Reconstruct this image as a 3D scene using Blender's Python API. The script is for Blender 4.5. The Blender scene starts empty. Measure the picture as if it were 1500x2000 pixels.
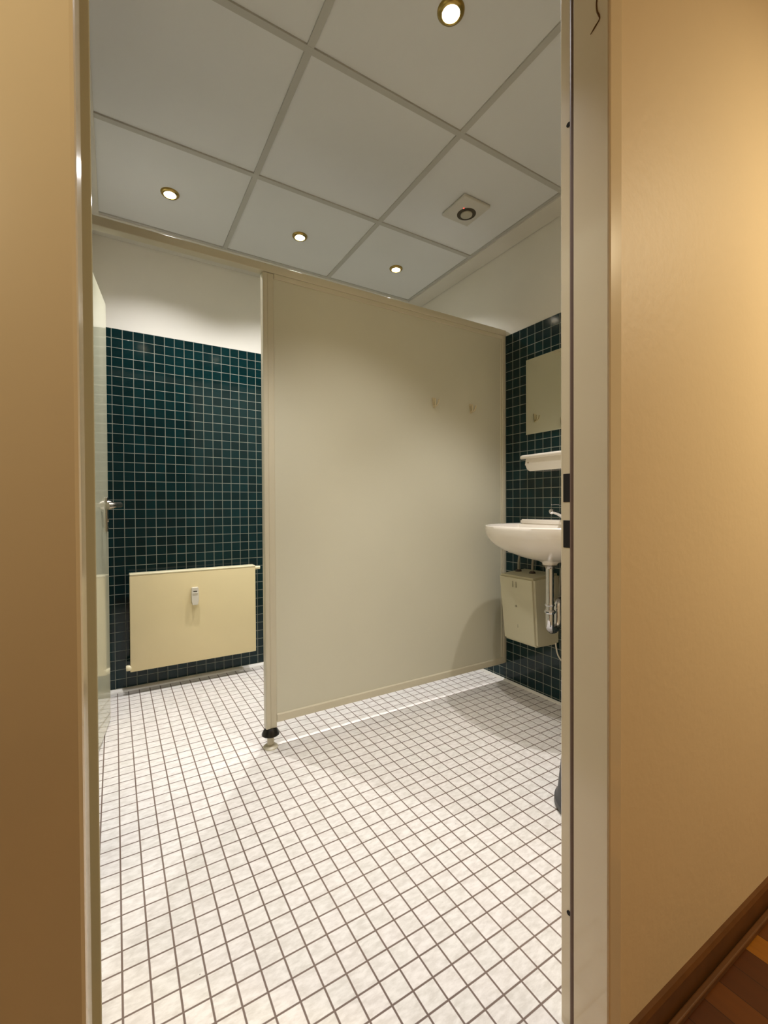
import bpy, bmesh, math, random
from mathutils import Vector, Matrix
random.seed(4)
sc = bpy.context.scene
C = sc.collection

# ------------------------------------------------------------------ camera
# axes: X to the right along the back wall, Y into the washroom, Z up
YAW, PIT, ROL = 0.5445, 0.0117, 0.0052
cd = bpy.data.cameras.new('camera'); cam = bpy.data.objects.new('camera', cd); C.objects.link(cam)
cd.sensor_fit = 'VERTICAL'; cd.sensor_height = 36.0; cd.sensor_width = 27.0
cd.lens = 869.0 / 2000 * 36; cd.clip_start = 0.01; cd.clip_end = 50
fw = Vector((math.sin(YAW)*math.cos(PIT), math.cos(YAW)*math.cos(PIT), -math.sin(PIT)))
rt = Vector((math.cos(YAW), -math.sin(YAW), 0)); up = rt.cross(fw)
r1 = rt*math.cos(ROL) - up*math.sin(ROL); u1 = rt*math.sin(ROL) + up*math.cos(ROL)
m = Matrix((r1, u1, -fw)).transposed().to_4x4(); m.translation = (0, 0, 1.02)
cam.matrix_world = m
sc.camera = cam

# ------------------------------------------------------------------ look
sc.view_settings.view_transform = 'Standard'; sc.view_settings.look = 'None'
sc.view_settings.gamma = 1.0; sc.view_settings.use_curve_mapping = False
sc.view_settings.exposure = 0.0
w = bpy.data.worlds.new('world'); sc.world = w; w.use_nodes = True
w.node_tree.nodes['Background'].inputs[0].default_value = (0.5, 0.42, 0.32, 1)
w.node_tree.nodes['Background'].inputs[1].default_value = 0.05

# ------------------------------------------------------------------ dimensions
UR, UL, CB, H = 1.95, -0.13, 2.868, 2.504      # right wall, left wall, back wall, ceiling
CP = 1.847                                     # front face of the toilet partition
JF, JB = 0.458, 0.567                          # hall face and room face of the door frame
HW = 0.465                                     # hall face of the wall
FR, FL = 0.735, -0.0245                         # reveals of the door frame

# ------------------------------------------------------------------ lights
ROOM_COL = (1.0, 0.972, 0.985)
SPOTS = [(0.240, 2.335), (0.886, 2.340), (1.520, 2.350), (0.240, 1.050), (0.880, 1.050), (1.510, 1.050)]
SPOT_W = [84, 86, 84, 82, 80, 74]
SPOT_A = [130, 130, 126, 94, 100, 80]
for (x, y), e, ang in zip(SPOTS, SPOT_W, SPOT_A):
    l = bpy.data.lights.new('ceiling_spot_light', 'SPOT'); l.energy = e; l.color = ROOM_COL
    l.spot_size = math.radians(ang); l.spot_blend = 0.45; l.shadow_soft_size = 0.013
    # reflector lamp: brightest straight down, weaker to the sides
    l.use_nodes = True; nt = l.node_tree; em = nt.nodes['Emission']
    tc = nt.nodes.new('ShaderNodeTexCoord'); sx = nt.nodes.new('ShaderNodeSeparateXYZ'); nt.links.new(tc.outputs['Normal'], sx.inputs[0])
    ab = nt.nodes.new('ShaderNodeMath'); ab.operation = 'ABSOLUTE'; nt.links.new(sx.outputs[2], ab.inputs[0])
    pw = nt.nodes.new('ShaderNodeMath'); pw.operation = 'POWER'; nt.links.new(ab.outputs[0], pw.inputs[0]); pw.inputs[1].default_value = 6.0
    ma = nt.nodes.new('ShaderNodeMath'); ma.operation = 'MULTIPLY_ADD'; nt.links.new(pw.outputs[0], ma.inputs[0]); ma.inputs[1].default_value = 0.82; ma.inputs[2].default_value = 0.18
    nt.links.new(ma.outputs[0], em.inputs['Strength'])
    o = bpy.data.objects.new('ceiling_spot_light', l); o.location = (x, y, H - 0.014); C.objects.link(o)
for x, y, z, e, tilt, sprd in ((1.85, -0.60, 2.15, 21, 28, 160), (-0.45, -0.35, 1.75, 2.5, 82, 90)):  # first is the hall lamp; second an added fill brightening the left wall
    l = bpy.data.lights.new('hall_lamp_and_fill', 'AREA'); l.energy = e; l.color = (1.0, 0.825, 0.53); l.shape = 'DISK'; l.size = 0.22; l.spread = math.radians(sprd)
    o = bpy.data.objects.new('hall_lamp_and_fill', l); o.location = (x, y, z); C.objects.link(o)
    o.rotation_euler = (math.radians(tilt), 0, 0)

# ------------------------------------------------------------------ helpers
WL = {}
def link(name, bm, mats, parent=None, origin=None, smooth=False):
    if origin is None:
        xs = [v.co for v in bm.verts]
        lo = Vector([min(v[i] for v in xs) for i in range(3)]); hi = Vector([max(v[i] for v in xs) for i in range(3)])
        origin = Vector(((lo.x+hi.x)/2, (lo.y+hi.y)/2, lo.z))
    origin = Vector(origin)
    bmesh.ops.translate(bm, verts=bm.verts, vec=-origin)
    bmesh.ops.recalc_face_normals(bm, faces=bm.faces)
    me = bpy.data.meshes.new(name); bm.to_mesh(me); bm.free()
    if not isinstance(mats, (list, tuple)): mats = [mats]
    for mt in mats: me.materials.append(mt)
    if smooth:
        for p in me.polygons: p.use_smooth = True
        try: me.set_sharp_from_angle(angle=math.radians(38))
        except Exception: pass
    o = bpy.data.objects.new(name, me); C.objects.link(o)
    if parent is not None:
        o.parent = parent; o.location = origin - WL[parent.name]
    else: o.location = origin
    WL[o.name] = origin
    return o
def thing(name, label, cat, loc, group=None):
    o = bpy.data.objects.new(name, None); C.objects.link(o); o.location = loc
    o.empty_display_size = 0.05
    o['label'] = label; o['category'] = cat
    if group: o['group'] = group
    WL[o.name] = Vector(loc)
    return o
def tag(o, label, cat, group=None):
    o['label'] = label; o['category'] = cat
    if group: o['group'] = group
    return o
def struct(o, label=None, cat=None):
    o['kind'] = 'structure'
    if label: o['label'] = label
    if cat: o['category'] = cat
    return o
def bx(bm, a, b, mi=0, M=None, bev=0.0):
    tmp = bmesh.new()
    x0, y0, z0 = [min(p, q) for p, q in zip(a, b)]; x1, y1, z1 = [max(p, q) for p, q in zip(a, b)]
    bmesh.ops.create_cube(tmp, size=1.0)
    for v in tmp.verts:
        v.co = Vector(((x0+x1)/2 + v.co.x*(x1-x0), (y0+y1)/2 + v.co.y*(y1-y0), (z0+z1)/2 + v.co.z*(z1-z0)))
    if bev > 0: bmesh.ops.bevel(tmp, geom=tmp.edges[:], offset=bev, segments=3, affect='EDGES', profile=0.5)
    add(bm, tmp, mi, M)
def add(bm, tmp, mi=0, M=None):
    mp = {}
    for v in tmp.verts: mp[v] = bm.verts.new(M @ v.co if M is not None else v.co)
    for f in tmp.faces:
        try:
            nf = bm.faces.new([mp[v] for v in f.verts]); nf.material_index = mi
        except ValueError: pass
    tmp.free()
def box(a, b, bev=0.0, M=None):
    bm = bmesh.new(); bx(bm, a, b, 0, M, bev); return bm
def prism(bm, pts, z0, z1, mi=0, axis='z', M=None):
    """extrude polygon pts; axis z: (x,y); axis x: (y,z); axis y: (x,z)"""
    def P(p, t): return Vector((p[0], p[1], t)) if axis == 'z' else (Vector((t, p[0], p[1])) if axis == 'x' else Vector((p[0], t, p[1])))
    A = [bm.verts.new(M @ P(p, z0) if M else P(p, z0)) for p in pts]; B = [bm.verts.new(M @ P(p, z1) if M else P(p, z1)) for p in pts]
    n = len(pts)
    for i in range(n):
        f = bm.faces.new([A[i], A[(i+1) % n], B[(i+1) % n], B[i]]); f.material_index = mi
    for L in (A[::-1], B):
        f = bm.faces.new(L); f.material_index = mi
def lathe(bm, prof, base, axis=Vector((0, 0, 1)), seg=40, mi=0):
    """prof: list of (radius, height along axis); closes the ends on the axis"""
    axis = Vector(axis).normalized(); q = axis.to_track_quat('Z', 'Y').to_matrix(); base = Vector(base)
    rings = []
    for r, h in prof:
        if r < 1e-6: rings.append([bm.verts.new(base + q @ Vector((0, 0, h)))])
        else: rings.append([bm.verts.new(base + q @ Vector((r*math.cos(2*math.pi*k/seg), r*math.sin(2*math.pi*k/seg), h))) for k in range(seg)])
    for a, b in zip(rings[:-1], rings[1:]):
        for k in range(seg):
            k2 = (k+1) % seg
            if len(a) == 1 and len(b) == 1: continue
            if len(a) == 1: f = bm.faces.new([a[0], b[k], b[k2]])
            elif len(b) == 1: f = bm.faces.new([a[k], a[k2], b[0]])
            else: f = bm.faces.new([a[k], a[k2], b[k2], b[k]])
            f.material_index = mi
def smooth_path(pts, n=8):
    pts = [Vector(p) for p in pts]; out = []
    P = [pts[0]*2 - pts[1]] + pts + [pts[-1]*2 - pts[-2]]
    for i in range(1, len(P)-2):
        for k in range(n):
            t = k/n; a, b, c, d = P[i-1], P[i], P[i+1], P[i+2]
            out.append(0.5*((2*b) + (c-a)*t + (2*a-5*b+4*c-d)*t*t + (3*b-a-3*c+d)*t**3))
    out.append(pts[-1]); return out
def tube(bm, pts, r, seg=14, mi=0, smooth=True, n=8):
    pts = smooth_path(pts, n) if smooth and len(pts) > 2 else [Vector(p) for p in pts]
    rr = r if isinstance(r, (list, tuple)) else None
    rings = []; prev = None
    for i, p in enumerate(pts):
        t = (pts[min(i+1, len(pts)-1)] - pts[max(i-1, 0)]).normalized()
        if prev is None:
            a = Vector((0, 0, 1)) if abs(t.z) < 0.9 else Vector((1, 0, 0)); nrm = t.cross(a).normalized()
        else: nrm = (prev - t*prev.dot(t)).normalized()
        prev = nrm; bn = t.cross(nrm)
        if rr:
            f = i/(len(pts)-1)*(len(rr)-1); k = min(int(f), len(rr)-2); R = rr[k] + (rr[k+1]-rr[k])*(f-k)
        else: R = r
        rings.append([bm.verts.new(p + (nrm*math.cos(2*math.pi*k/seg) + bn*math.sin(2*math.pi*k/seg))*R) for k in range(seg)])
    for a, b in zip(rings[:-1], rings[1:]):
        for k in range(seg):
            f = bm.faces.new([a[k], a[(k+1) % seg], b[(k+1) % seg], b[k]]); f.material_index = mi
    for L in (rings[0][::-1], rings[-1]):
        f = bm.faces.new(L); f.material_index = mi

# ------------------------------------------------------------------ materials
def lin(c): return tuple(((v/255)/12.92 if v/255 <= 0.04045 else ((v/255+0.055)/1.055)**2.4) for v in c) + (1,)
class G:
    def __init__(s, name):
        s.m = bpy.data.materials.new(name); s.m.use_nodes = True; s.t = s.m.node_tree; s.b = s.t.nodes['Principled BSDF']
    def n(s, k, **kw):
        x = s.t.nodes.new(k)
        for a, b in kw.items(): setattr(x, a, b)
        return x
    def l(s, a, b): s.t.links.new(a, b)
    def math(s, op, a, b=None, c=None, clamp=False):
        x = s.n('ShaderNodeMath', operation=op); x.use_clamp = clamp
        for i, v in enumerate((a, b, c)):
            if v is None: continue
            if isinstance(v, (int, float)): x.inputs[i].default_value = v
            else: s.l(v, x.inputs[i])
        return x.outputs[0]
    def mix(s, f, a, b):
        x = s.n('ShaderNodeMix', data_type='RGBA')
        for i, v in ((0, f), (6, a), (7, b)):
            if isinstance(v, (int, float, tuple)): x.inputs[i].default_value = v
            else: s.l(v, x.inputs[i])
        return x.outputs[2]
    def noise(s, vec, scale, detail=3, rough=0.5):
        x = s.n('ShaderNodeTexNoise'); x.inputs['Scale'].default_value = scale; x.inputs['Detail'].default_value = detail
        x.inputs['Roughness'].default_value = rough
        if vec is not None: s.l(vec, x.inputs['Vector'])
        return x.outputs[0]
    def pos(s):
        g = s.n('ShaderNodeNewGeometry'); return g.outputs['Position']
    def bump(s, h, strength=0.2, dist=0.001):
        x = s.n('ShaderNodeBump'); x.inputs['Strength'].default_value = strength; x.inputs['Distance'].default_value = dist
        s.l(h, x.inputs['Height']); s.l(x.outputs[0], s.b.inputs['Normal']); return x
def plain(name, col, rough=0.5, metal=0.0, var=0.04, vs=6.0, bump=0.0, bs=200, coat=0.0, spec=0.5, bdist=0.0005):
    g = G(name); p = g.pos(); c = lin(col)
    n = g.noise(p, vs, 4)
    d = tuple(max(0, v*(1-var*2.2)) for v in c[:3]) + (1,)
    g.l(g.mix(g.math('MULTIPLY', n, 1.0), d, tuple(min(1, v*(1+var*1.6)) for v in c[:3]) + (1,)), g.b.inputs['Base Color'])
    g.b.inputs['Roughness'].default_value = rough; g.b.inputs['Metallic'].default_value = metal
    g.b.inputs['Coat Weight'].default_value = coat; g.b.inputs['Coat Roughness'].default_value = 0.06
    g.b.inputs['Specular IOR Level'].default_value = spec
    if bump: g.bump(g.noise(p, bs, 3), bump, bdist)
    return g.m
def tile_mat(name, ax, off, pitch, grout_w, kind):
    g = G(name); p = g.pos(); sep = g.n('ShaderNodeSeparateXYZ'); g.l(p, sep.inputs[0])
    warp = g.noise(p, 3.0, 2)
    ds, ids = [], []
    for a, of in zip(ax, off):
        v = g.math('DIVIDE', g.math('SUBTRACT', sep.outputs[a], of), pitch)
        ids.append(g.math('FLOOR', v)); fr = g.math('FRACT', v)
        ds.append(g.math('MULTIPLY', g.math('MINIMUM', fr, g.math('SUBTRACT', 1.0, fr)), pitch))
    d = g.math('MINIMUM', ds[0], ds[1])
    mr = g.n('ShaderNodeMapRange', interpolation_type='SMOOTHSTEP')
    g.l(d, mr.inputs[0]); mr.inputs[1].default_value = grout_w*0.35; mr.inputs[2].default_value = grout_w*0.75
    mask = mr.outputs[0]
    cmb = g.n('ShaderNodeCombineXYZ'); g.l(ids[0], cmb.inputs[0]); g.l(ids[1], cmb.inputs[1])
    wn = g.n('ShaderNodeTexWhiteNoise', noise_dimensions='3D'); g.l(cmb.outputs[0], wn.inputs[0])
    if kind == 'wall':
        ramp = g.mix(wn.outputs[0], lin((1, 33, 35)), lin((3, 45, 48)))
        base = g.mix(g.math('MULTIPLY', g.noise(p, 60, 3), 0.5), ramp, lin((3, 32, 36)))
        col = g.mix(mask, lin((140, 144, 130)), base)
        g.b.inputs['Specular IOR Level'].default_value = 0.34
        rgh = g.math('ADD', g.math('MULTIPLY', g.math('SUBTRACT', 1.0, mask), 0.6), 0.10)
        g.l(rgh, g.b.inputs['Roughness'])
    else:
        mp = g.n('ShaderNodeMapping'); g.l(p, mp.inputs[0]); mp.inputs['Rotation'].default_value = (0, 0, 0.5); mp.inputs['Scale'].default_value = (1.0, 2.4, 1)
        add_ = g.n('ShaderNodeVectorMath', operation='MULTIPLY_ADD'); g.l(wn.outputs[1], add_.inputs[0]); add_.inputs[1].default_value = (5, 5, 5); g.l(mp.outputs[0], add_.inputs[2])
        n1 = g.noise(add_.outputs[0], 34, 5, 0.65)
        cr = g.n('ShaderNodeValToRGB'); g.l(n1, cr.inputs[0])
        e = cr.color_ramp.elements; e[0].position = 0.36; e[0].color = lin((206, 199, 189)); e[1].position = 0.62; e[1].color = lin((238, 233, 226))
        tint = g.mix(wn.outputs[0], lin((234, 228, 221)), lin((224, 223, 213)))
        base = g.mix(0.35, cr.outputs[0], tint)
        gn = g.noise(p, 2.2, 3)
        gcol = g.mix(gn, lin((84, 66, 58)), lin((142, 124, 110)))
        col = g.mix(mask, gcol, base)
        # tiny dirt specks
        vo = g.n('ShaderNodeTexVoronoi'); vo.inputs['Scale'].default_value = 9.0; g.l(p, vo.inputs['Vector'])
        sp = g.math('LESS_THAN', vo.outputs['Distance'], 0.016)
        col = g.mix(g.math('MULTIPLY', sp, 0.55), col, lin((90, 76, 66)))
        rgh = g.math('ADD', g.math('MULTIPLY', g.noise(p, 25, 3), 0.15), 0.42)
        g.l(rgh, g.b.inputs['Roughness']); g.b.inputs['Specular IOR Level'].default_value = 0.35
    g.l(col, g.b.inputs['Base Color'])
    # each tile is set very slightly out of true
    t = g.n('ShaderNodeVectorMath', operation='SUBTRACT'); g.l(wn.outputs[1], t.inputs[0]); t.inputs[1].default_value = (0.5, 0.5, 0.5)
    dt = g.n('ShaderNodeVectorMath', operation='DOT_PRODUCT'); g.l(t.outputs[0], dt.inputs[0]); g.l(p, dt.inputs[1])
    hgt = g.math('ADD', g.math('MULTIPLY', mask, 1.0), g.math('MULTIPLY', g.noise(p, 18, 2), 0.35))
    g.bump(hgt, 0.5 if kind == 'wall' else 0.25, 0.0007)
    return g.m

PT = 0.05195
M_floor = tile_mat('white floor tiles', (0, 1), (0.0037, 1.1288), 0.05236, 0.0038, 'floor')
M_tback = tile_mat('dark green wall tiles back', (0, 2), (-0.0054, 2.0086), 0.0524, 0.0026, 'wall')
M_tside = tile_mat('dark green wall tiles side', (1, 2), (1.7955, 2.0035), 0.0522, 0.0026, 'wall')
M_plaster = plain('white painted plaster', (230, 227, 216), 0.75, var=0.03, vs=3, bump=0.15, bs=160)
M_hall = plain('cream painted hall wall', (228, 208, 172), 0.5, var=0.02, vs=2.5, bump=0.55, bs=45, bdist=0.0012, spec=0.45)
M_hallc = plain('hall ceiling paint', (230, 215, 190), 0.7)
M_ceil = plain('grey white ceiling panel', (220, 221, 219), 0.42, var=0.03, vs=2.0, spec=0.5, bump=0.1, bs=90)
M_grid = plain('ceiling grid bars', (184, 183, 175), 0.6, var=0.03)
M_trimc = plain('ceiling edge trim', (212, 208, 196), 0.5, var=0.02)
M_frame = plain('cream gloss paint', (226, 212, 182), 0.22, var=0.02, coat=0.6, spec=0.5)
M_leaf = plain('white gloss door paint', (200, 199, 172), 0.07, var=0.02, spec=0.62)
M_part = plain('beige grey partition board', (208, 204, 181), 0.36, var=0.02, vs=2, spec=0.4)
M_prail = plain('beige partition aluminium rail', (208, 200, 174), 0.32, var=0.02, spec=0.5)
M_black = plain('black plastic', (22, 19, 17), 0.3, var=0.1)
M_dark = plain('dark hole', (14, 10, 6), 0.8)
M_seal = plain('brown rubber seal', (96, 72, 56), 0.7)
M_rad = plain('cream radiator enamel', (238, 221, 172), 0.30, var=0.02, spec=0.4)
M_radc = plain('pale radiator cap', (240, 230, 190), 0.25, var=0.02)
M_porc = plain('white glazed ceramic', (236, 228, 214), 0.12, var=0.01, coat=0.5, spec=0.5)
M_heater = plain('beige grey heater plastic', (205, 200, 172), 0.42, var=0.03)
M_mark = plain('faded grey print', (150, 146, 124), 0.6)
M_chrome = plain('chrome', (215, 215, 218), 0.09, metal=1.0, var=0.03)
M_steel = plain('satin nickel', (186, 178, 166), 0.26, metal=1.0, var=0.05)
M_brass = plain('brass lamp rim', (176, 152, 88), 0.28, metal=1.0, var=0.1)
M_copper = plain('brown rubber cap', (52, 40, 30), 0.5, var=0.1)
M_pipe = plain('grey plastic pipe', (150, 146, 130), 0.4)
M_white = plain('white plastic', (228, 222, 204), 0.35, var=0.02)
M_hook = plain('cream plastic hook', (212, 198, 160), 0.35, var=0.03)
M_base = plain('pale floor edge profile', (226, 222, 210), 0.35, var=0.08, vs=20)
M_bin = plain('dark grey plastic', (70, 70, 72), 0.45, var=0.08)
M_dust = plain('brown dust', (110, 80, 48), 0.95, var=0.15, vs=200)
M_skirt = plain('brown wooden skirting', (104, 66, 30), 0.45, var=0.18, vs=20)
M_mirror = G('mirror glass'); M_mirror.b.inputs['Metallic'].default_value = 1.0; M_mirror.b.inputs['Roughness'].default_value = 0.015
M_mirror.b.inputs['Base Color'].default_value = (0.80, 0.83, 0.77, 1); M_mirror = M_mirror.m
def emit(name, col, s):
    g = G(name); g.b.inputs['Base Color'].default_value = col + (1,); g.b.inputs['Emission Color'].default_value = col + (1,)
    g.b.inputs['Emission Strength'].default_value = s; return g.m
M_lamp = emit('lit lamp glass', (1.0, 0.93, 0.78), 30.0)
M_led = emit('red indicator', (1.0, 0.12, 0.08), 1.6)
def parquet():
    g = G('dark strip parquet'); p = g.pos(); sep = g.n('ShaderNodeSeparateXYZ'); g.l(p, sep.inputs[0])
    row = g.math('DIVIDE', g.math('ADD', sep.outputs[0], 0.02), 0.066); rid = g.math('FLOOR', row); fr = g.math('FRACT', row)
    col_ = g.math('DIVIDE', g.math('ADD', sep.outputs[1], g.math('MULTIPLY', rid, 0.237)), 0.62); cid = g.math('FLOOR', col_); fc = g.math('FRACT', col_)
    cmb = g.n('ShaderNodeCombineXYZ'); g.l(rid, cmb.inputs[0]); g.l(cid, cmb.inputs[1])
    wn = g.n('ShaderNodeTexWhiteNoise', noise_dimensions='3D'); g.l(cmb.outputs[0], wn.inputs[0])
    cr = g.n('ShaderNodeValToRGB'); g.l(wn.outputs[0], cr.inputs[0]); e = cr.color_ramp.elements
    cr.color_ramp.interpolation = 'CONSTANT'; e[0].color = lin((88, 44, 10)); e[1].position = 0.60; e[1].color = lin((168, 106, 20)); k = e.new(0.34); k.color = lin((112, 62, 14))
    mp = g.n('ShaderNodeMapping'); g.l(p, mp.inputs[0]); mp.inputs['Scale'].default_value = (60, 5, 1)
    gr = g.noise(mp.outputs[0], 1.2, 4, 0.6)
    base = g.mix(g.math('MULTIPLY', gr, 0.5), cr.outputs[0], lin((58, 28, 8)))
    d = g.math('MINIMUM', g.math('MULTIPLY', g.math('MINIMUM', fr, g.math('SUBTRACT', 1.0, fr)), 0.066), g.math('MULTIPLY', g.math('MINIMUM', fc, g.math('SUBTRACT', 1.0, fc)), 0.62))
    gap = g.math('LESS_THAN', d, 0.0007)
    g.l(g.mix(gap, base, lin((30, 14, 6))), g.b.inputs['Base Color']); g.b.inputs['Roughness'].default_value = 0.38
    g.bump(gr, 0.15, 0.0005); return g.m
M_parq = parquet()

# ================================================================== SETTING
struct(link('floor', box((UL-0.1, JF+0.03, -0.1), (UR+0.1, CB+0.1, 0)), M_floor), 'white speckled square floor tiles with dark joints', 'floor')
struct(link('floor', box((-1.3, -1.6, -0.1), (3.2, JF+0.03, -0.004)), M_parq), 'dark brown strip parquet of the hallway', 'floor')
def tiled_wall(name, a, b, ta, tb, mt, label):
    bm = bmesh.new(); bx(bm, a, b, 0); bx(bm, ta, tb, 1)
    return struct(link(name, bm, [M_plaster, mt]), label, 'wall')
tiled_wall('wall_back', (UL-0.1, CB+0.003, 0), (UR+0.1, CB+0.12, H+0.1), (UL, CB, 0.0), (UR, CB+0.02, 2.0086), M_tback, 'back wall, dark green square tiles below white plaster')
tiled_wall('wall_right', (UR+0.003, HW, 0), (UR+0.12, CB+0.1, H+0.1), (UR, JB, 0.0), (UR+0.02, CB, 2.0035), M_tside, 'right wall, dark green square tiles below white plaster')
tiled_wall('wall_left', (UL-0.12, HW, 0), (UL-0.003, CB+0.1, H+0.1), (UL-0.02, JB, 0.0), (UL, CB, 2.0035), M_tside, 'left wall behind the open doors')
# wall with the doorway, hall side painted cream
DT = 2.06
bm = bmesh.new()
bx(bm, (FR+0.024, HW, 0), (3.2, JB-0.012, 2.6), 0); bx(bm, (-1.3, HW, 0), (FL-0.024, JB-0.012, 2.6), 0)
bx(bm, (FL-0.024, HW, DT+0.022), (FR+0.024, JB-0.012, 2.6), 0)
struct(link('wall_front', bm, M_hall), 'cream hallway wall around the doorway', 'wall')
bm = bmesh.new(); bx(bm, (3.1, -1.6, -0.05), (3.2, HW, 2.6)); struct(link('wall_hall_right', bm, M_hall))
bm = bmesh.new(); bx(bm, (-1.3, -1.6, -0.05), (-1.2, HW, 2.6)); struct(link('wall_hall_left', bm, M_hall))
bm = bmesh.new(); bx(bm, (-1.3, -1.7, -0.05), (3.2, -1.6, 2.6)); struct(link('wall_hall_rear', bm, M_hall))
struct(link('ceiling', box((-1.3, -1.6, 2.5), (3.2, HW, 2.6)), M_hallc), 'hallway ceiling', 'ceiling')

# suspended ceiling: slab of panels, grid bars, edge trim
cl = struct(link('ceiling', box((UL-0.1, JB-0.1, H+0.004), (UR+0.1, CB+0.1, H+0.1)), M_ceil), 'suspended ceiling of large grey-white panels', 'ceiling')
bm = bmesh.new()
for x in (0.556, 1.197): bx(bm, (x-0.012, JB-0.1, H-0.002), (x+0.012, CB, H+0.006), 0, None, 0.001)
for y in (2.012, 1.371, 0.730): bx(bm, (UL, y-0.012, H-0.0025), (UR, y+0.012, H+0.006), 0, None, 0.001)
link('grid_bars', bm, M_grid, cl)
bm = bmesh.new()
bx(bm, (1.832, JB-0.1, H-0.012), (UR-0.0, 2.668, H+0.006), 0, None, 0.002)
bx(bm, (1.818, JB-0.1, H-0.003), (1.832, 2.656, H+0.006), 1)
bx(bm, (UL, 2.668, H-0.008), (UR, CB, H+0.006), 0, None, 0.002)
bx(bm, (-0.052, 2.656, H-0.003), (1.832, 2.668, H+0.006), 1)
bx(bm, (UL, JB-0.1, H-0.008), (-0.052, 2.668, H+0.006), 0, None, 0.002)
struct(link('trim_1', bm, [M_trimc, M_grid]), 'pale edge trim around the suspended ceiling', 'trim')
# floor edge profiles
def cove(name, pts, a, b, axis, label):
    bm = bmesh.new(); prism(bm, pts, a, b, 0, axis); return struct(link(name, bm, M_base), label, 'baseboard')
cove('baseboard_back', [(CB, 0), (CB-0.020, 0), (CB-0.016, 0.005), (CB-0.004, 0.016), (CB, 0.017)], UL, UR, 'x', 'pale edge strip along the foot of the back wall')
cove('baseboard_right', [(UR, 0), (UR-0.012, 0), (UR-0.010, 0.004), (UR-0.003, 0.010), (UR, 0.011)], JB, CB, 'y', 'pale edge strip along the foot of the right wall')
bm = bmesh.new(); prism(bm, [(HW, -0.004), (HW-0.012, -0.004), (HW-0.012, 0.048), (HW-0.008, 0.056), (HW, 0.056)], FR+0.04, 3.1, 0, 'x')
bx(bm, (FR+0.04, HW-0.028, -0.004), (3.1, HW-0.016, 0.010), 0, None, 0.003)
struct(link('baseboard_hall', bm, M_skirt), 'brown wooden skirting of the hallway wall', 'baseboard')

# door frame (steel), a profile run up both sides and across the head
def jamb_pts(s, x, W=0.038):   # s=+1 right, -1 left ; x reveal plane
    L = [(W, JF+0.012), (W, JF+0.003), (W-0.003, JF), (0.004, JF), (0.0012, JF+0.0012), (0, JF+0.004), (0, 0.528), (0.002, 0.530), (0.012, 0.530), (0.012, JB-0.003),
         (0.015, JB), (0.038, JB), (0.038, JB-0.008), (0.020, JB-0.02), (0.020, JF+0.02), (0.036, JF+0.012)]
    return [(x + s*a, b) for a, b in L]
bm = bmesh.new()
prism(bm, jamb_pts(1, FR), -0.004, DT+0.02, 0, 'z'); prism(bm, jamb_pts(-1, FL, 0.066), -0.004, DT+0.02, 0, 'z')
prism(bm, [(b, a) for a, b in [(DT+q, b) for q, b in [((a-FR), b) for a, b in jamb_pts(1, FR)]]], FL, FR, 0, 'x')
fr = struct(link('trim_2', bm, M_frame), 'cream glossy steel door frame of the entrance', 'door frame')
bm = bmesh.new(); prism(bm, [(FR+0.0025, 0.5302), (FR+0.0118, 0.5302), (FR+0.0118, 0.5415), (FR+0.006, 0.5408), (FR+0.0025, 0.5355)], 0, DT, 0, 'z')
link('rubber_seal', bm, M_seal, fr)
bm = bmesh.new(); prism(bm, [(FL-0.0025, 0.5302), (FL-0.0118, 0.5302), (FL-0.0118, 0.5415), (FL-0.006, 0.5408), (FL-0.0025, 0.5355)], 0, DT, 0, 'z')
link('rubber_seal', bm, M_seal, fr)
for z0, z1 in ((1.027, 1.082), (0.939, 0.992)):
    bm = box((FR+0.0112, 0.5438, z0), (FR+0.0135, 0.560, z1), 0.001)
    h = link('strike_opening', bm, M_dark, fr); h['label'] = 'black latch opening'
for z in (1.745, 0.229):
    bm = bmesh.new(); lathe(bm, [(0, -0.0007), (0.0045, -0.0007), (0.0045, 0.0012), (0, 0.0012)], (FR+0.012, 0.5475, z), (-1, 0, 0), 20)
    link('screw_hole', bm, M_dark, fr)
    # a few px; dark recess
# dust strand stuck to the frame
bm = bmesh.new()
tube(bm, [(FR-0.001, 0.4801, 1.9461), (FR-0.002, 0.4853, 1.9319), (FR-0.001, 0.4857, 1.9196), (FR-0.0015, 0.4805, 1.9140), (FR-0.001, 0.4824, 1.9036), (FR-0.001, 0.4815, 1.8894),
          (FR-0.0015, 0.4777, 1.8781), (FR-0.001, 0.4768, 1.8705), (FR-0.001, 0.4853, 1.8648), (FR-0.001, 0.4938, 1.8592)], [0.0011, 0.0016, 0.0009, 0.0013, 0.0008, 0.0012, 0.0013, 0.0007, 0.0011, 0.0005], 8)
tag(link('dust_strand', bm, M_dust, smooth=True), 'brown curly dust strand stuck high on the right door frame reveal', 'dust')

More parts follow.
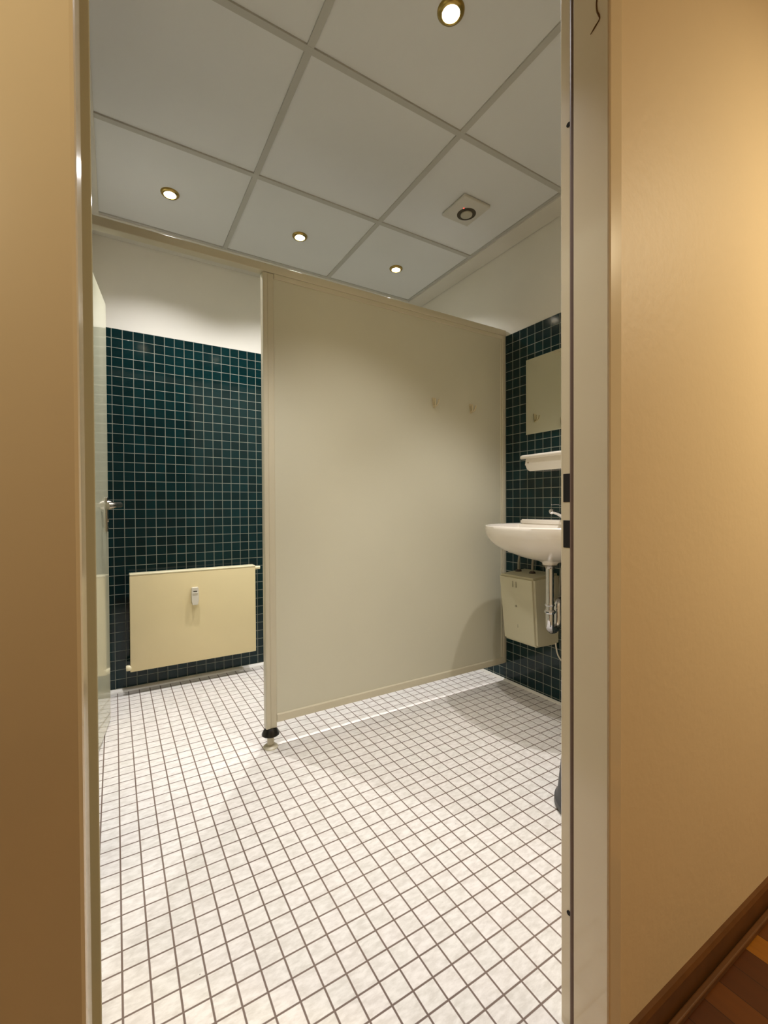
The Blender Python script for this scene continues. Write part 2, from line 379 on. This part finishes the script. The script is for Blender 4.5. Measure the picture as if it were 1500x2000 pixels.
# lever handle in the local frame of a leaf: x along leaf from hinge, y out of the face, z up
def lever_handle(parent, M, x, z, side=1, long_plate=True):
    s = side
    hp = bmesh.new(); bx(hp, (x-0.018, 0, z-0.125 if long_plate else z-0.02), (x+0.018, s*0.007, z+0.035), 0, M, 0.003)
    h = link('handle_plate', hp, M_steel, parent, smooth=True); 
    b = bmesh.new()
    P = [M @ Vector(p) for p in ((x, s*0.004, z), (x, s*0.030, z), (x-0.006, s*0.050, z), (x-0.03, s*0.058, z), (x-0.07, s*0.052, z), (x-0.105, s*0.040, z-0.002), (x-0.122, s*0.022, z-0.004))]
    tube(b, P, [0.010, 0.011, 0.013, 0.013, 0.012, 0.014, 0.016], 18)
    lathe(b, [(0, 0), (0.023, 0), (0.022, s*0.010), (0.016, s*0.018), (0, s*0.020)], M @ Vector((x, s*0.006, z)), M.to_3x3() @ Vector((0, 1, 0)), 28)
    link('lever', b, M_steel, h, smooth=True)
    k = bmesh.new(); lathe(k, [(0, 0), (0.008, 0), (0.008, s*0.003), (0, s*0.003)], M @ Vector((x, s*0.007, z-0.072)), M.to_3x3() @ Vector((0, 1, 0)), 20)
    link('key_cylinder', k, M_black if not long_plate else M_steel, h, smooth=True)
def leafM(hx, hy, dx, dy):
    d = Vector((dx, dy, 0)).normalized(); n = Vector((d.y, -d.x, 0))   # n: the side facing +u
    return Matrix(((d.x, n.x, 0, hx), (d.y, n.y, 0, hy), (0, 0, 1, 0), (0, 0, 0, 1)))
# entrance door leaf, swung fully open against the left wall
M1 = leafM(-0.0176, 0.578, -0.035, 0.85)
door = struct(link('door_1', box((0, -0.040, 0.008), (0.85, 0, 2.045), 0.0015, M1), M_leaf), 'white entrance door swung fully open beside the left wall', 'door')
# stall door, standing open inside the stall
M2 = leafM(-0.104, 1.876, 0.078, 0.615)
door2 = struct(link('door_2', box((0, -0.036, 0.015), (0.62, 0, 1.985), 0.0015, M2), M_leaf), 'white glossy stall door standing open at the left', 'door')
lever_handle(door2, M2, 0.565, 1.035)

# ================================================================== PARTITION
pt = thing('toilet_partition', 'beige grey stall partition wall with rails, standing on one metal foot', 'partition', (0.56, CP+0.015, 0))
x0, x1 = 0.535, UR
link('panel', box((0.575, CP+0.006, 0.125), (1.925, CP+0.028, 1.990)), M_part, pt)
bm = bmesh.new(); bx(bm, (x0, CP-0.001, 0.084), (0.556, CP+0.035, 2.001), 0, None, 0.004); bx(bm, (0.5555, CP+0.0015, 0.084), (0.582, CP+0.033, 2.001), 0, None, 0.002)
link('post', bm, M_prail, pt, smooth=True)
bm = bmesh.new(); prism(bm, [(CP, 0.106), (CP, 0.136), (CP+0.003, 0.1405), (CP+0.030, 0.1405), (CP+0.034, 0.136), (CP+0.034, 0.106)], 0.5825, 1.922, 0, 'x')
link('bottom_rail', bm, M_prail, pt)
bm = bmesh.new(); bx(bm, (UL+0.002, CP-0.003, 2.003), (UR-0.001, CP+0.037, 2.036), 0, None, 0.003)
link('header_rail', bm, M_prail, pt, smooth=True)
link('top_rail', box((0.5825, CP, 1.982), (1.922, CP+0.034, 2.0028), 0.002), M_prail, pt)
bm = bmesh.new(); bx(bm, (1.922, CP, 0.106), (UR-0.001, CP+0.034, 2.0028), 0, None, 0.003); bx(bm, (1.912, CP+0.002, 0.141), (1.9225, CP+0.032, 1.982), 0, None, 0.002)
link('wall_rail', bm, M_prail, pt, smooth=True)
link('stall_side_rail', box((UL+0.001, CP, 0.106), (UL+0.026, CP+0.034, 2.0028), 0.003), M_prail, pt)
ft = bmesh.new()
fx, fy = 0.558, CP+0.016
lathe(ft, [(0, 0.0), (0.031, 0.0), (0.031, 0.004), (0.026, 0.009), (0.019, 0.012), (0.0145, 0.016), (0.0145, 0.066), (0, 0.066)], (fx, fy, 0), seg=36)
f = link('foot', ft, M_prail, pt, smooth=True)
ft = bmesh.new(); lathe(ft, [(0, 0.052), (0.030, 0.052), (0.037, 0.056), (0.036, 0.062), (0.027, 0.078), (0.022, 0.084), (0, 0.084)], (fx, fy, 0), seg=36)
q = link('collar', ft, M_black, f, smooth=True); q['label'] = 'black plastic collar'

# coat hooks
def hook(x, z, label):
    t = thing('coat_hook', label, 'hook', (x, CP+0.006, z), 'coat hooks on the partition')
    y = CP+0.006
    bm = bmesh.new(); prism(bm, [(x-0.011, z+0.026), (x+0.011, z+0.026), (x+0.012, z+0.018), (x+0.007, z-0.018), (x+0.003, z-0.026), (x-0.003, z-0.026), (x-0.007, z-0.018), (x-0.012, z+0.018)], y-0.004, y, 0, 'y')
    link('back_plate', bm, M_hook, t)
    for s in (-1, 1):
        bm = bmesh.new(); tube(bm, [(x, y-0.004, z-0.016), (x+s*0.004, y-0.016, z-0.016), (x+s*0.009, y-0.024, z-0.004), (x+s*0.013, y-0.027, z+0.014)], [0.0045, 0.0042, 0.0038, 0.0045], 12)
        link('prong', bm, M_hook, t, smooth=True)
hook(1.430, 1.560, 'cream plastic double coat hook on the partition, left one, farther from the sink')
hook(1.685, 1.556, 'cream plastic double coat hook on the partition, right one, nearer the mirror')

# ================================================================== RADIATOR
rd = thing('radiator', 'flat cream panel radiator on the dark green tiled back wall', 'radiator', (0.403, CB-0.07, 0.13))
rx0, rx1, rz0, rz1, ry = 0.064, 0.742, 0.130, 0.652, CB-0.103
link('front_panel', box((rx0, ry, rz0), (rx1, ry+0.016, rz1), 0.003), M_rad, rd, smooth=True)
link('rear_panel', box((rx0+0.01, ry+0.050, rz0+0.005), (rx1-0.01, ry+0.066, rz1-0.01), 0.003), M_rad, rd, smooth=True)
bm = bmesh.new(); bx(bm, (rx0, ry-0.001, rz1-0.0005), (rx1, ry+0.066, rz1+0.011), 0, None, 0.004)
link('top_cover', bm, M_radc, rd, smooth=True)
bm = bmesh.new()
for i in range(16):
    xx = rx0+0.04+i*0.04; bx(bm, (xx-0.002, ry+0.017, rz0+0.03), (xx+0.002, ry+0.049, rz1-0.03))
link('convector_fins', bm, M_rad, rd)
bm = bmesh.new(); tube(bm, [(rx1-0.005, ry+0.012, 0.646), (0.772, ry+0.012, 0.646)], 0.010, 18, smooth=False); lathe(bm, [(0, 0), (0.012, 0), (0.012, 0.008), (0, 0.008)], (0.745, ry+0.012, 0.646), (1, 0, 0), 6)
link('vent_plug', bm, M_radc, rd, smooth=True)
bm = bmesh.new(); lathe(bm, [(0, 0), (0.014, 0), (0.016, 0.003), (0.016, 0.022), (0.013, 0.026), (0, 0.026)], (rx0+0.006, ry+0.012, 0.152), (-1, 0, 0), 24)
link('valve_cap', bm, M_radc, rd, smooth=True)
for z in (0.152,):
    bm = bmesh.new(); tube(bm, [(rx0+0.03, ry+0.055, z), (rx0+0.03, ry+0.08, z), (rx0+0.03, CB-0.001, z)], 0.008, 12)
    link('supply_pipe', bm, M_radc, rd, smooth=True)
for xx in (rx0+0.10, rx1-0.10): link('wall_bracket', box((xx-0.015, ry+0.066, 0.2), (xx+0.015, CB-0.0005, 0.6), 0.002), M_rad, rd)
bm = bmesh.new()
hmx = 0.391
prism(bm, [(hmx-0.019, 0.545), (hmx-0.017, 0.562), (hmx+0.017, 0.562), (hmx+0.019, 0.545), (hmx+0.019, 0.485), (hmx+0.014, 0.462), (hmx-0.014, 0.462), (hmx-0.019, 0.485)], ry-0.026, ry, 0, 'y')
bmesh.ops.bevel(bm, geom=[e for e in bm.edges], offset=0.002, segments=2, affect='EDGES')
hm = link('heat_meter', bm, M_white, rd, smooth=True); hm['label'] = 'small white heat cost meter'
link('display', box((hmx-0.010, ry-0.0268, 0.538), (hmx+0.010, ry-0.0255, 0.543)), M_dark, hm)
link('cap_ridge', box((hmx-0.013, ry-0.029, 0.529), (hmx+0.013, ry-0.0255, 0.534), 0.001), M_white, hm)

# ================================================================== RIGHT WALL: mirror, shelf, basin
bm = box((UR-0.007, 1.03, 1.411), (UR-0.0005, 1.694, 1.820), 0.001)
tag(link('wall_mirror', bm, M_mirror), 'frameless wall mirror on the dark green tiles above the sink', 'mirror')
sh = thing('wall_shelf', 'white ceramic shelf below the mirror and above the sink', 'shelf', (UR, 1.36, 1.20))
bm = bmesh.new()
n = 10; pts = []
def rr(cx, cy, r, a0, a1, k=6): return [(cx+r*math.cos(math.radians(a0+(a1-a0)*i/k)), cy+r*math.sin(math.radians(a0+(a1-a0)*i/k))) for i in range(k+1)]
xa = 1.826; ya, yb = 1.06, 1.655
pts = [(UR-0.0005, ya), ] + rr(xa+0.04, ya+0.04, 0.04, 270, 180) + rr(xa+0.04, yb-0.04, 0.04, 180, 90) + [(UR-0.0005, yb)]
def slab(bm, pts, z0, z1, rad):
    cx = sum(p[0] for p in pts)/len(pts); cy = sum(p[1] for p in pts)/len(pts)
    rings = []
    for k in range(9):
        a = math.pi*(k/8) - math.pi/2; inset = rad*(1-math.cos(a)); z = (z0+z1)/2 + (z1-z0)/2*math.sin(a)
        R = []
        for i, p in enumerate(pts):
            a0 = Vector(pts[i-1]); b0 = Vector(pts[(i+1) % len(pts)])
            t = (b0-a0).normalized(); nn = Vector((-t.y, t.x))
            if nn.dot(Vector(p)-Vector((cx, cy))) < 0: nn = -nn
            q = Vector(p) - nn*inset
            if abs(p[0]-(UR-0.0005)) < 1e-5: q.x = p[0]
            R.append(bm.verts.new((q.x, q.y, z)))
        rings.append(R)
    m_ = len(pts)
    for a, b in zip(rings[:-1], rings[1:]):
        for i in range(m_): bm.faces.new([a[i], a[(i+1) % m_], b[(i+1) % m_], b[i]])
    bm.faces.new(rings[0][::-1]); bm.faces.new(rings[-1])
slab(bm, pts, 1.266, 1.286, 0.008)
link('shelf_board', bm, M_porc, sh, smooth=True)
bm = bmesh.new()
y0_, y1_ = 1.10, 1.618
prof = [(y0_, 1.268)] + rr(y0_+0.035, 1.236, 0.035, 180, 270) + rr(y1_-0.035, 1.236, 0.035, 270, 360) + [(y1_, 1.268)]
prism(bm, prof, 1.848, UR-0.0005, 0, 'x')
bmesh.ops.bevel(bm, geom=[e for e in bm.edges if all(abs(v.co.x-1.848) < 1e-5 for v in e.verts) and not all(v.co.z > 1.26 for v in e.verts)], offset=0.006, segments=3, affect='EDGES')
ap = link('apron', bm, M_porc, sh, smooth=True)
bm = bmesh.new(); lathe(bm, [(0, 0), (0.005, 0), (0.004, 0.002), (0, 0.002)], (1.848, 1.598, 1.246), (-1, 0, 0), 16)
link('screw', bm, M_steel, sh, smooth=True)

# washbasin
c0, ud = 1.365, 1.715
wb = thing('washbasin', 'white wall-hung ceramic washbasin with deep rounded bowl', 'sink', (UR, c0, 0.745))
A, B, UC, NE = 0.312, 0.325, 1.783, 2.35
def outline(N=72):
    L = []
    for i in range(N+1):
        th = -math.pi/2 + math.pi*i/N
        s_, c_ = math.sin(th), math.cos(th)
        L.append((UC - B*abs(c_)**(2/NE), c0 + A*math.copysign(abs(s_)**(2/NE), s_)))
    L = [(UR-0.001, c0-A+0.004), (UR-0.05, c0-A), (UR-0.10, c0-A)] + L + [(UR-0.10, c0+A), (UR-0.05, c0+A), (UR-0.001, c0+A-0.004)]
    K = 16
    L += [(UR-0.001, c0+A-0.004 - (2*A-0.008)*k/K) for k in range(1, K)]
    return L
OUT = outline()
def ring(bm, s, z, sb=None, umax=None, off=0.0):
    sb = s if sb is None else sb; R = []
    for (x, y) in OUT:
        dx, dy = x-ud, y-c0
        k = s if dx < 0 else s + (sb-s)*min(1, dx/(UR-ud))
        X = ud + (dx*s if dx < 0 else dx*sb); Y = c0 + dy*(s if dx < 0 else k*0.5+s*0.5)
        if umax is not None: X = min(X, umax)
        R.append(bm.verts.new((X, Y, z)))
    return R
bm = bmesh.new()
RG = []
# underside up to the rim, then into the bowl
for s, z, sb in [(0.085, 0.748, 0.09), (0.10, 0.758, 0.12), (0.17, 0.766, 0.35), (0.30, 0.774, 0.70), (0.45, 0.785, 0.93), (0.60, 0.801, 0.98), (0.75, 0.819, 1.0), (0.86, 0.839, 1.0), (0.93, 0.859, 1.0), (0.972, 0.879, 1.0), (0.994, 0.899, 1.0), (1.0, 0.914, 1.0), (0.998, 0.926, 1.0), (0.985, 0.930, 1.0)]:
    RG.append(ring(bm, s, z, sb))
for s, z, um in [(0.945, 0.928, 1.842), (0.92, 0.921, 1.838), (0.86, 0.895, 1.828), (0.76, 0.862, 1.815), (0.58, 0.832, 1.79), (0.35, 0.815, 1.76), (0.12, 0.808, 1.735)]:
    RG.append(ring(bm, s, z, min(1, s), um))
for a, b in zip(RG[:-1], RG[1:]):
    n_ = len(a)
    for i in range(n_): bm.faces.new([a[i], a[(i+1) % n_], b[(i+1) % n_], b[i]])
bm.faces.new(RG[0][::-1]); bm.faces.new(RG[-1])
link('basin', bm, M_porc, wb, smooth=True)
bm = bmesh.new()
pl = [(UR-0.001, c0-0.298), (1.850, c0-0.298+0.01)] + [(1.838, c0-0.27), (1.838, c0+0.27)] + [(1.850, c0+0.298-0.01), (UR-0.001, c0+0.298)]
prism(bm, pl, 0.925, 0.951, 0, 'z')
bmesh.ops.bevel(bm, geom=[e for e in bm.edges if not all(abs(v.co.x-(UR-0.001)) < 1e-5 for v in e.verts)], offset=0.006, segments=3, affect='EDGES')
link('tap_ledge', bm, M_porc, wb, smooth=True)
bm = bmesh.new(); lathe(bm, [(0, 0), (0.022, 0), (0.024, 0.003), (0.018, 0.004), (0, 0.002)], (1.70, c0, 0.808), seg=28)
link('drain_ring', bm, M_chrome, wb, smooth=True)
# faucet
fc = thing('faucet', 'chrome mixer tap standing on the back ledge of the washbasin', 'tap', (1.885, 1.38, 0.951))
bm = bmesh.new(); lathe(bm, [(0, 0), (0.026, 0), (0.026, 0.004), (0.021, 0.008), (0.020, 0.045), (0.017, 0.056), (0, 0.058)], (1.885, 1.38, 0.951), seg=32)
link('tap_body', bm, M_chrome, fc, smooth=True)
bm = bmesh.new(); tube(bm, [(1.880, 1.38, 0.962), (1.845, 1.38, 0.968), (1.800, 1.38, 0.985), (1.760, 1.38, 0.995)], [0.012, 0.011, 0.010, 0.009], 18)
lathe(bm, [(0, -0.012), (0.008, -0.010), (0.012, -0.004), (0.0125, 0.003), (0.009, 0.009), (0, 0.012)], (1.757, 1.38, 0.994), (-0.6, 0, 0.2), 24)
link('spout', bm, M_chrome, fc, smooth=True)
bm = bmesh.new(); tube(bm, [(1.885, 1.38, 1.005), (1.875, 1.38, 1.018), (1.835, 1.38, 1.024), (1.790, 1.38, 1.027), (1.755, 1.38, 1.026)], 0.0022, 10)
link('lever_handle', bm, M_chrome, fc, smooth=True)

# drain trap
tr = thing('drain_trap', 'chrome drain trap pipe hanging under the washbasin', 'pipe', (1.728, 1.368, 0.43))
px, py = 1.728, 1.368
bm = bmesh.new(); lathe(bm, [(0, 0.749), (0.034, 0.749), (0.036, 0.747), (0.030, 0.744), (0.023, 0.738), (0.021, 0.730), (0, 0.730)], (px, py, 0), seg=32)
link('waste_nut', bm, M_steel, tr, smooth=True)
bm = bmesh.new(); tube(bm, [(px, py, 0.735), (px, py, 0.53)], 0.0185, 24, smooth=False)
link('tail_pipe', bm, M_chrome, tr, smooth=True)
bm = bmesh.new(); lathe(bm, [(0, 0.520), (0.023, 0.520), (0.026, 0.526), (0.026, 0.532), (0.021, 0.538), (0, 0.538)], (px, py, 0), seg=12)
lathe(bm, [(0, 0.555), (0.021, 0.555), (0.024, 0.560), (0.021, 0.565), (0, 0.565)], (px, py, 0), seg=24)
link('slip_nut', bm, M_chrome, tr)
bm = bmesh.new(); tube(bm, [(px, py, 0.530), (px, py, 0.480), (px+0.006, py+0.004, 0.455), (px+0.03, py+0.010, 0.437), (px+0.062, py+0.014, 0.445), (px+0.078, py+0.016, 0.475), (px+0.080, py+0.018, 0.53), (px+0.088, py+0.022, 0.553), (px+0.12, py+0.03, 0.562), (UR-0.002, py+0.045, 0.562)], 0.0195, 22)
link('trap_bend', bm, M_chrome, tr, smooth=True)
bm = bmesh.new(); lathe(bm, [(0, 0), (0.036, 0), (0.036, 0.004), (0.024, 0.014), (0.018, 0.016), (0, 0.016)], (UR-0.001, py+0.045, 0.562), (-1, 0, 0), 32)
link('wall_flange', bm, M_chrome, tr, smooth=True)
# angle valve
av = thing('angle_valve', 'chrome angle valve with hose on the wall behind the drain trap', 'valve', (UR, 1.462, 0.49))
bm = bmesh.new(); lathe(bm, [(0, 0), (0.027, 0), (0.027, 0.004), (0.013, 0.010), (0.011, 0.045), (0.016, 0.048), (0.024, 0.052), (0.026, 0.066), (0.020, 0.074), (0, 0.075)], (UR-0.001, 1.462, 0.49), (-1, 0, 0), 28)
link('valve_body', bm, M_chrome, av, smooth=True)
bm = bmesh.new(); tube(bm, [(UR-0.03, 1.462, 0.495), (UR-0.03, 1.462, 0.56), (UR-0.028, 1.458, 0.66), (UR-0.033, 1.44, 0.738)], 0.005, 12)
link('hose', bm, M_pipe, av, smooth=True)

# under-sink water heater
wh = thing('water_heater', 'beige grey under-sink water heater box on the right wall', 'water heater', (UR, 1.605, 0.31))
hy0, hy1 = 1.488, 1.722
bm = bmesh.new()
V = [bm.verts.new(p) for p in [(1.757, hy0, 0.660), (1.757, hy1, 0.660), (UR-0.001, hy1, 0.672), (UR-0.001, hy0, 0.672), (1.784, hy0+0.002, 0.312), (1.784, hy1-0.012, 0.312), (UR-0.001, hy1-0.012, 0.306), (UR-0.001, hy0+0.002, 0.306)]]
for f_ in ((0, 1, 2, 3), (7, 6, 5, 4), (0, 4, 5, 1), (1, 5, 6, 2), (2, 6, 7, 3), (3, 7, 4, 0)): bm.faces.new([V[i] for i in f_])
bmesh.ops.recalc_face_normals(bm, faces=bm.faces)
bmesh.ops.bevel(bm, geom=[e for e in bm.edges if not all(v.co.x > UR-0.01 for v in e.verts)], offset=0.011, segments=4, affect='EDGES')
link('casing', bm, M_heater, wh, smooth=True)
bm = bmesh.new()
bx(bm, (1.7765, 1.603, 0.392), (1.7795, 1.606, 0.440), 0)
link('indicator_slot', bm, M_mark, wh)
bm = bmesh.new(); lathe(bm, [(0, 0), (0.006, 0), (0.005, 0.002), (0, 0.002)], (1.7655, 1.606, 0.505), (-1, 0, 0.05), 20)
link('indicator_button', bm, M_mark, wh)
for yy, zz in ((1.622, 0.632), (1.600, 0.632)): link('faded_mark', box((1.7568, yy-0.001, zz-0.030), (1.7615, yy+0.001, zz)), M_mark, wh)
for yy in (1.592, 1.685):
    bm = bmesh.new(); lathe(bm, [(0, 0), (0.017, 0), (0.018, 0.004), (0.013, 0.012), (0.008, 0.014), (0, 0.014)], (1.872, yy, 0.664), seg=24)
    k_ = link('pipe_cap', bm, M_copper, wh, smooth=True); k_['label'] = 'dark brown pipe collar'
    bm = bmesh.new(); tube(bm, [(1.872, yy, 0.675), (1.872, yy-0.002, 0.72), (1.874, yy-0.008, 0.775)], 0.006, 12)
    link('water_pipe', bm, M_pipe, wh, smooth=True)
# cable loop
bm = bmesh.new(); tube(bm, [(UR-0.012, 1.500, 0.335), (UR-0.010, 1.497, 0.290), (UR-0.008, 1.485, 0.248), (UR-0.008, 1.455, 0.226), (UR-0.008, 1.42, 0.232), (UR-0.008, 1.395, 0.262), (UR-0.006, 1.385, 0.33), (UR-0.005, 1.383, 0.40)], 0.0035, 10)
tag(link('power_cable', bm, M_white, smooth=True), 'white cable hanging in a loop below the water heater', 'cable')

# ================================================================== CEILING FITTINGS
def downlight(x, y, label, first):
    t = thing('ceiling_spotlight', label, 'ceiling light', (x, y, H), 'recessed ceiling spotlights')
    z = H + 0.004
    bm = bmesh.new(); lathe(bm, [(0.0265, 0.000), (0.0265, 0.010), (0.030, 0.0112), (0.036, 0.009), (0.0405, 0.004), (0.041, 0.0)], (x, y, z), (0, 0, -1), 40)
    link('rim', bm, M_brass, t, smooth=True)
    bm = bmesh.new(); lathe(bm, [(0, 0.007), (0.014, 0.0066), (0.0262, 0.003), (0.0262, 0.0)], (x, y, z), (0, 0, -1), 36)
    link('lamp_glass', bm, M_lamp, t, smooth=True)
LAB = ['lit recessed ceiling spotlight in the stall, leftmost of the three in the far row',
       'lit recessed ceiling spotlight, middle one of the three in the far row',
       'lit recessed ceiling spotlight, rightmost of the far row, nearest the right wall',
       'recessed ceiling spotlight just above the top left of the view',
       'bright large-looking ceiling spotlight at the top edge, nearest the viewer',
       'recessed ceiling spotlight in front of the mirror, hidden by the right door frame']
for i, (x, y) in enumerate(SPOTS): downlight(x, y, LAB[i], i == 0)
vt = thing('ceiling_fan', 'square ceiling fan with round dark ring opening and red light', 'fan', (1.520, 1.705, H))
vx, vy = 1.520, 1.703
link('cover_plate', box((vx-0.084, vy-0.086, H-0.012), (vx+0.084, vy+0.086, H+0.003), 0.004), plain('fan cover plastic', (206, 203, 192), 0.5), vt, smooth=True)
bm = bmesh.new(); lathe(bm, [(0.029, 0.010), (0.029, 0.0135), (0.047, 0.0135), (0.047, 0.010)], (vx+0.012, vy+0.010, H), (0, 0, -1), 40)
link('air_slot', bm, plain('dark fan slot', (70, 62, 46), 0.7), vt, smooth=False)
bm = bmesh.new(); lathe(bm, [(0, 0.022), (0.024, 0.021), (0.029, 0.018), (0.029, 0.010), (0, 0.010)], (vx+0.012, vy+0.010, H), (0, 0, -1), 40)
link('centre_disc', bm, plain('fan disc plastic', (190, 184, 164), 0.45), vt, smooth=True)
bm = bmesh.new(); lathe(bm, [(0, 0.015), (0.003, 0.0145), (0.004, 0.011), (0, 0.011)], (vx-0.030, vy-0.018, H), (0, 0, -1), 16)
q = link('indicator_light', bm, M_led, vt, smooth=True); q['label'] = 'red indicator light'

# ================================================================== BIN behind the right jamb
bn = thing('waste_bin', 'dark grey plastic bin with flared foot, mostly hidden behind right door frame', 'bin', (1.367, 0.900, 0))
bm = bmesh.new(); lathe(bm, [(0, 0), (0.124, 0), (0.130, 0.010), (0.129, 0.026), (0.120, 0.036), (0.107, 0.16), (0.094, 0.26), (0.097, 0.268), (0.090, 0.268), (0.100, 0.06), (0, 0.05)], (1.367, 0.900, 0), seg=56)
link('bin_body', bm, M_bin, bn, smooth=True)
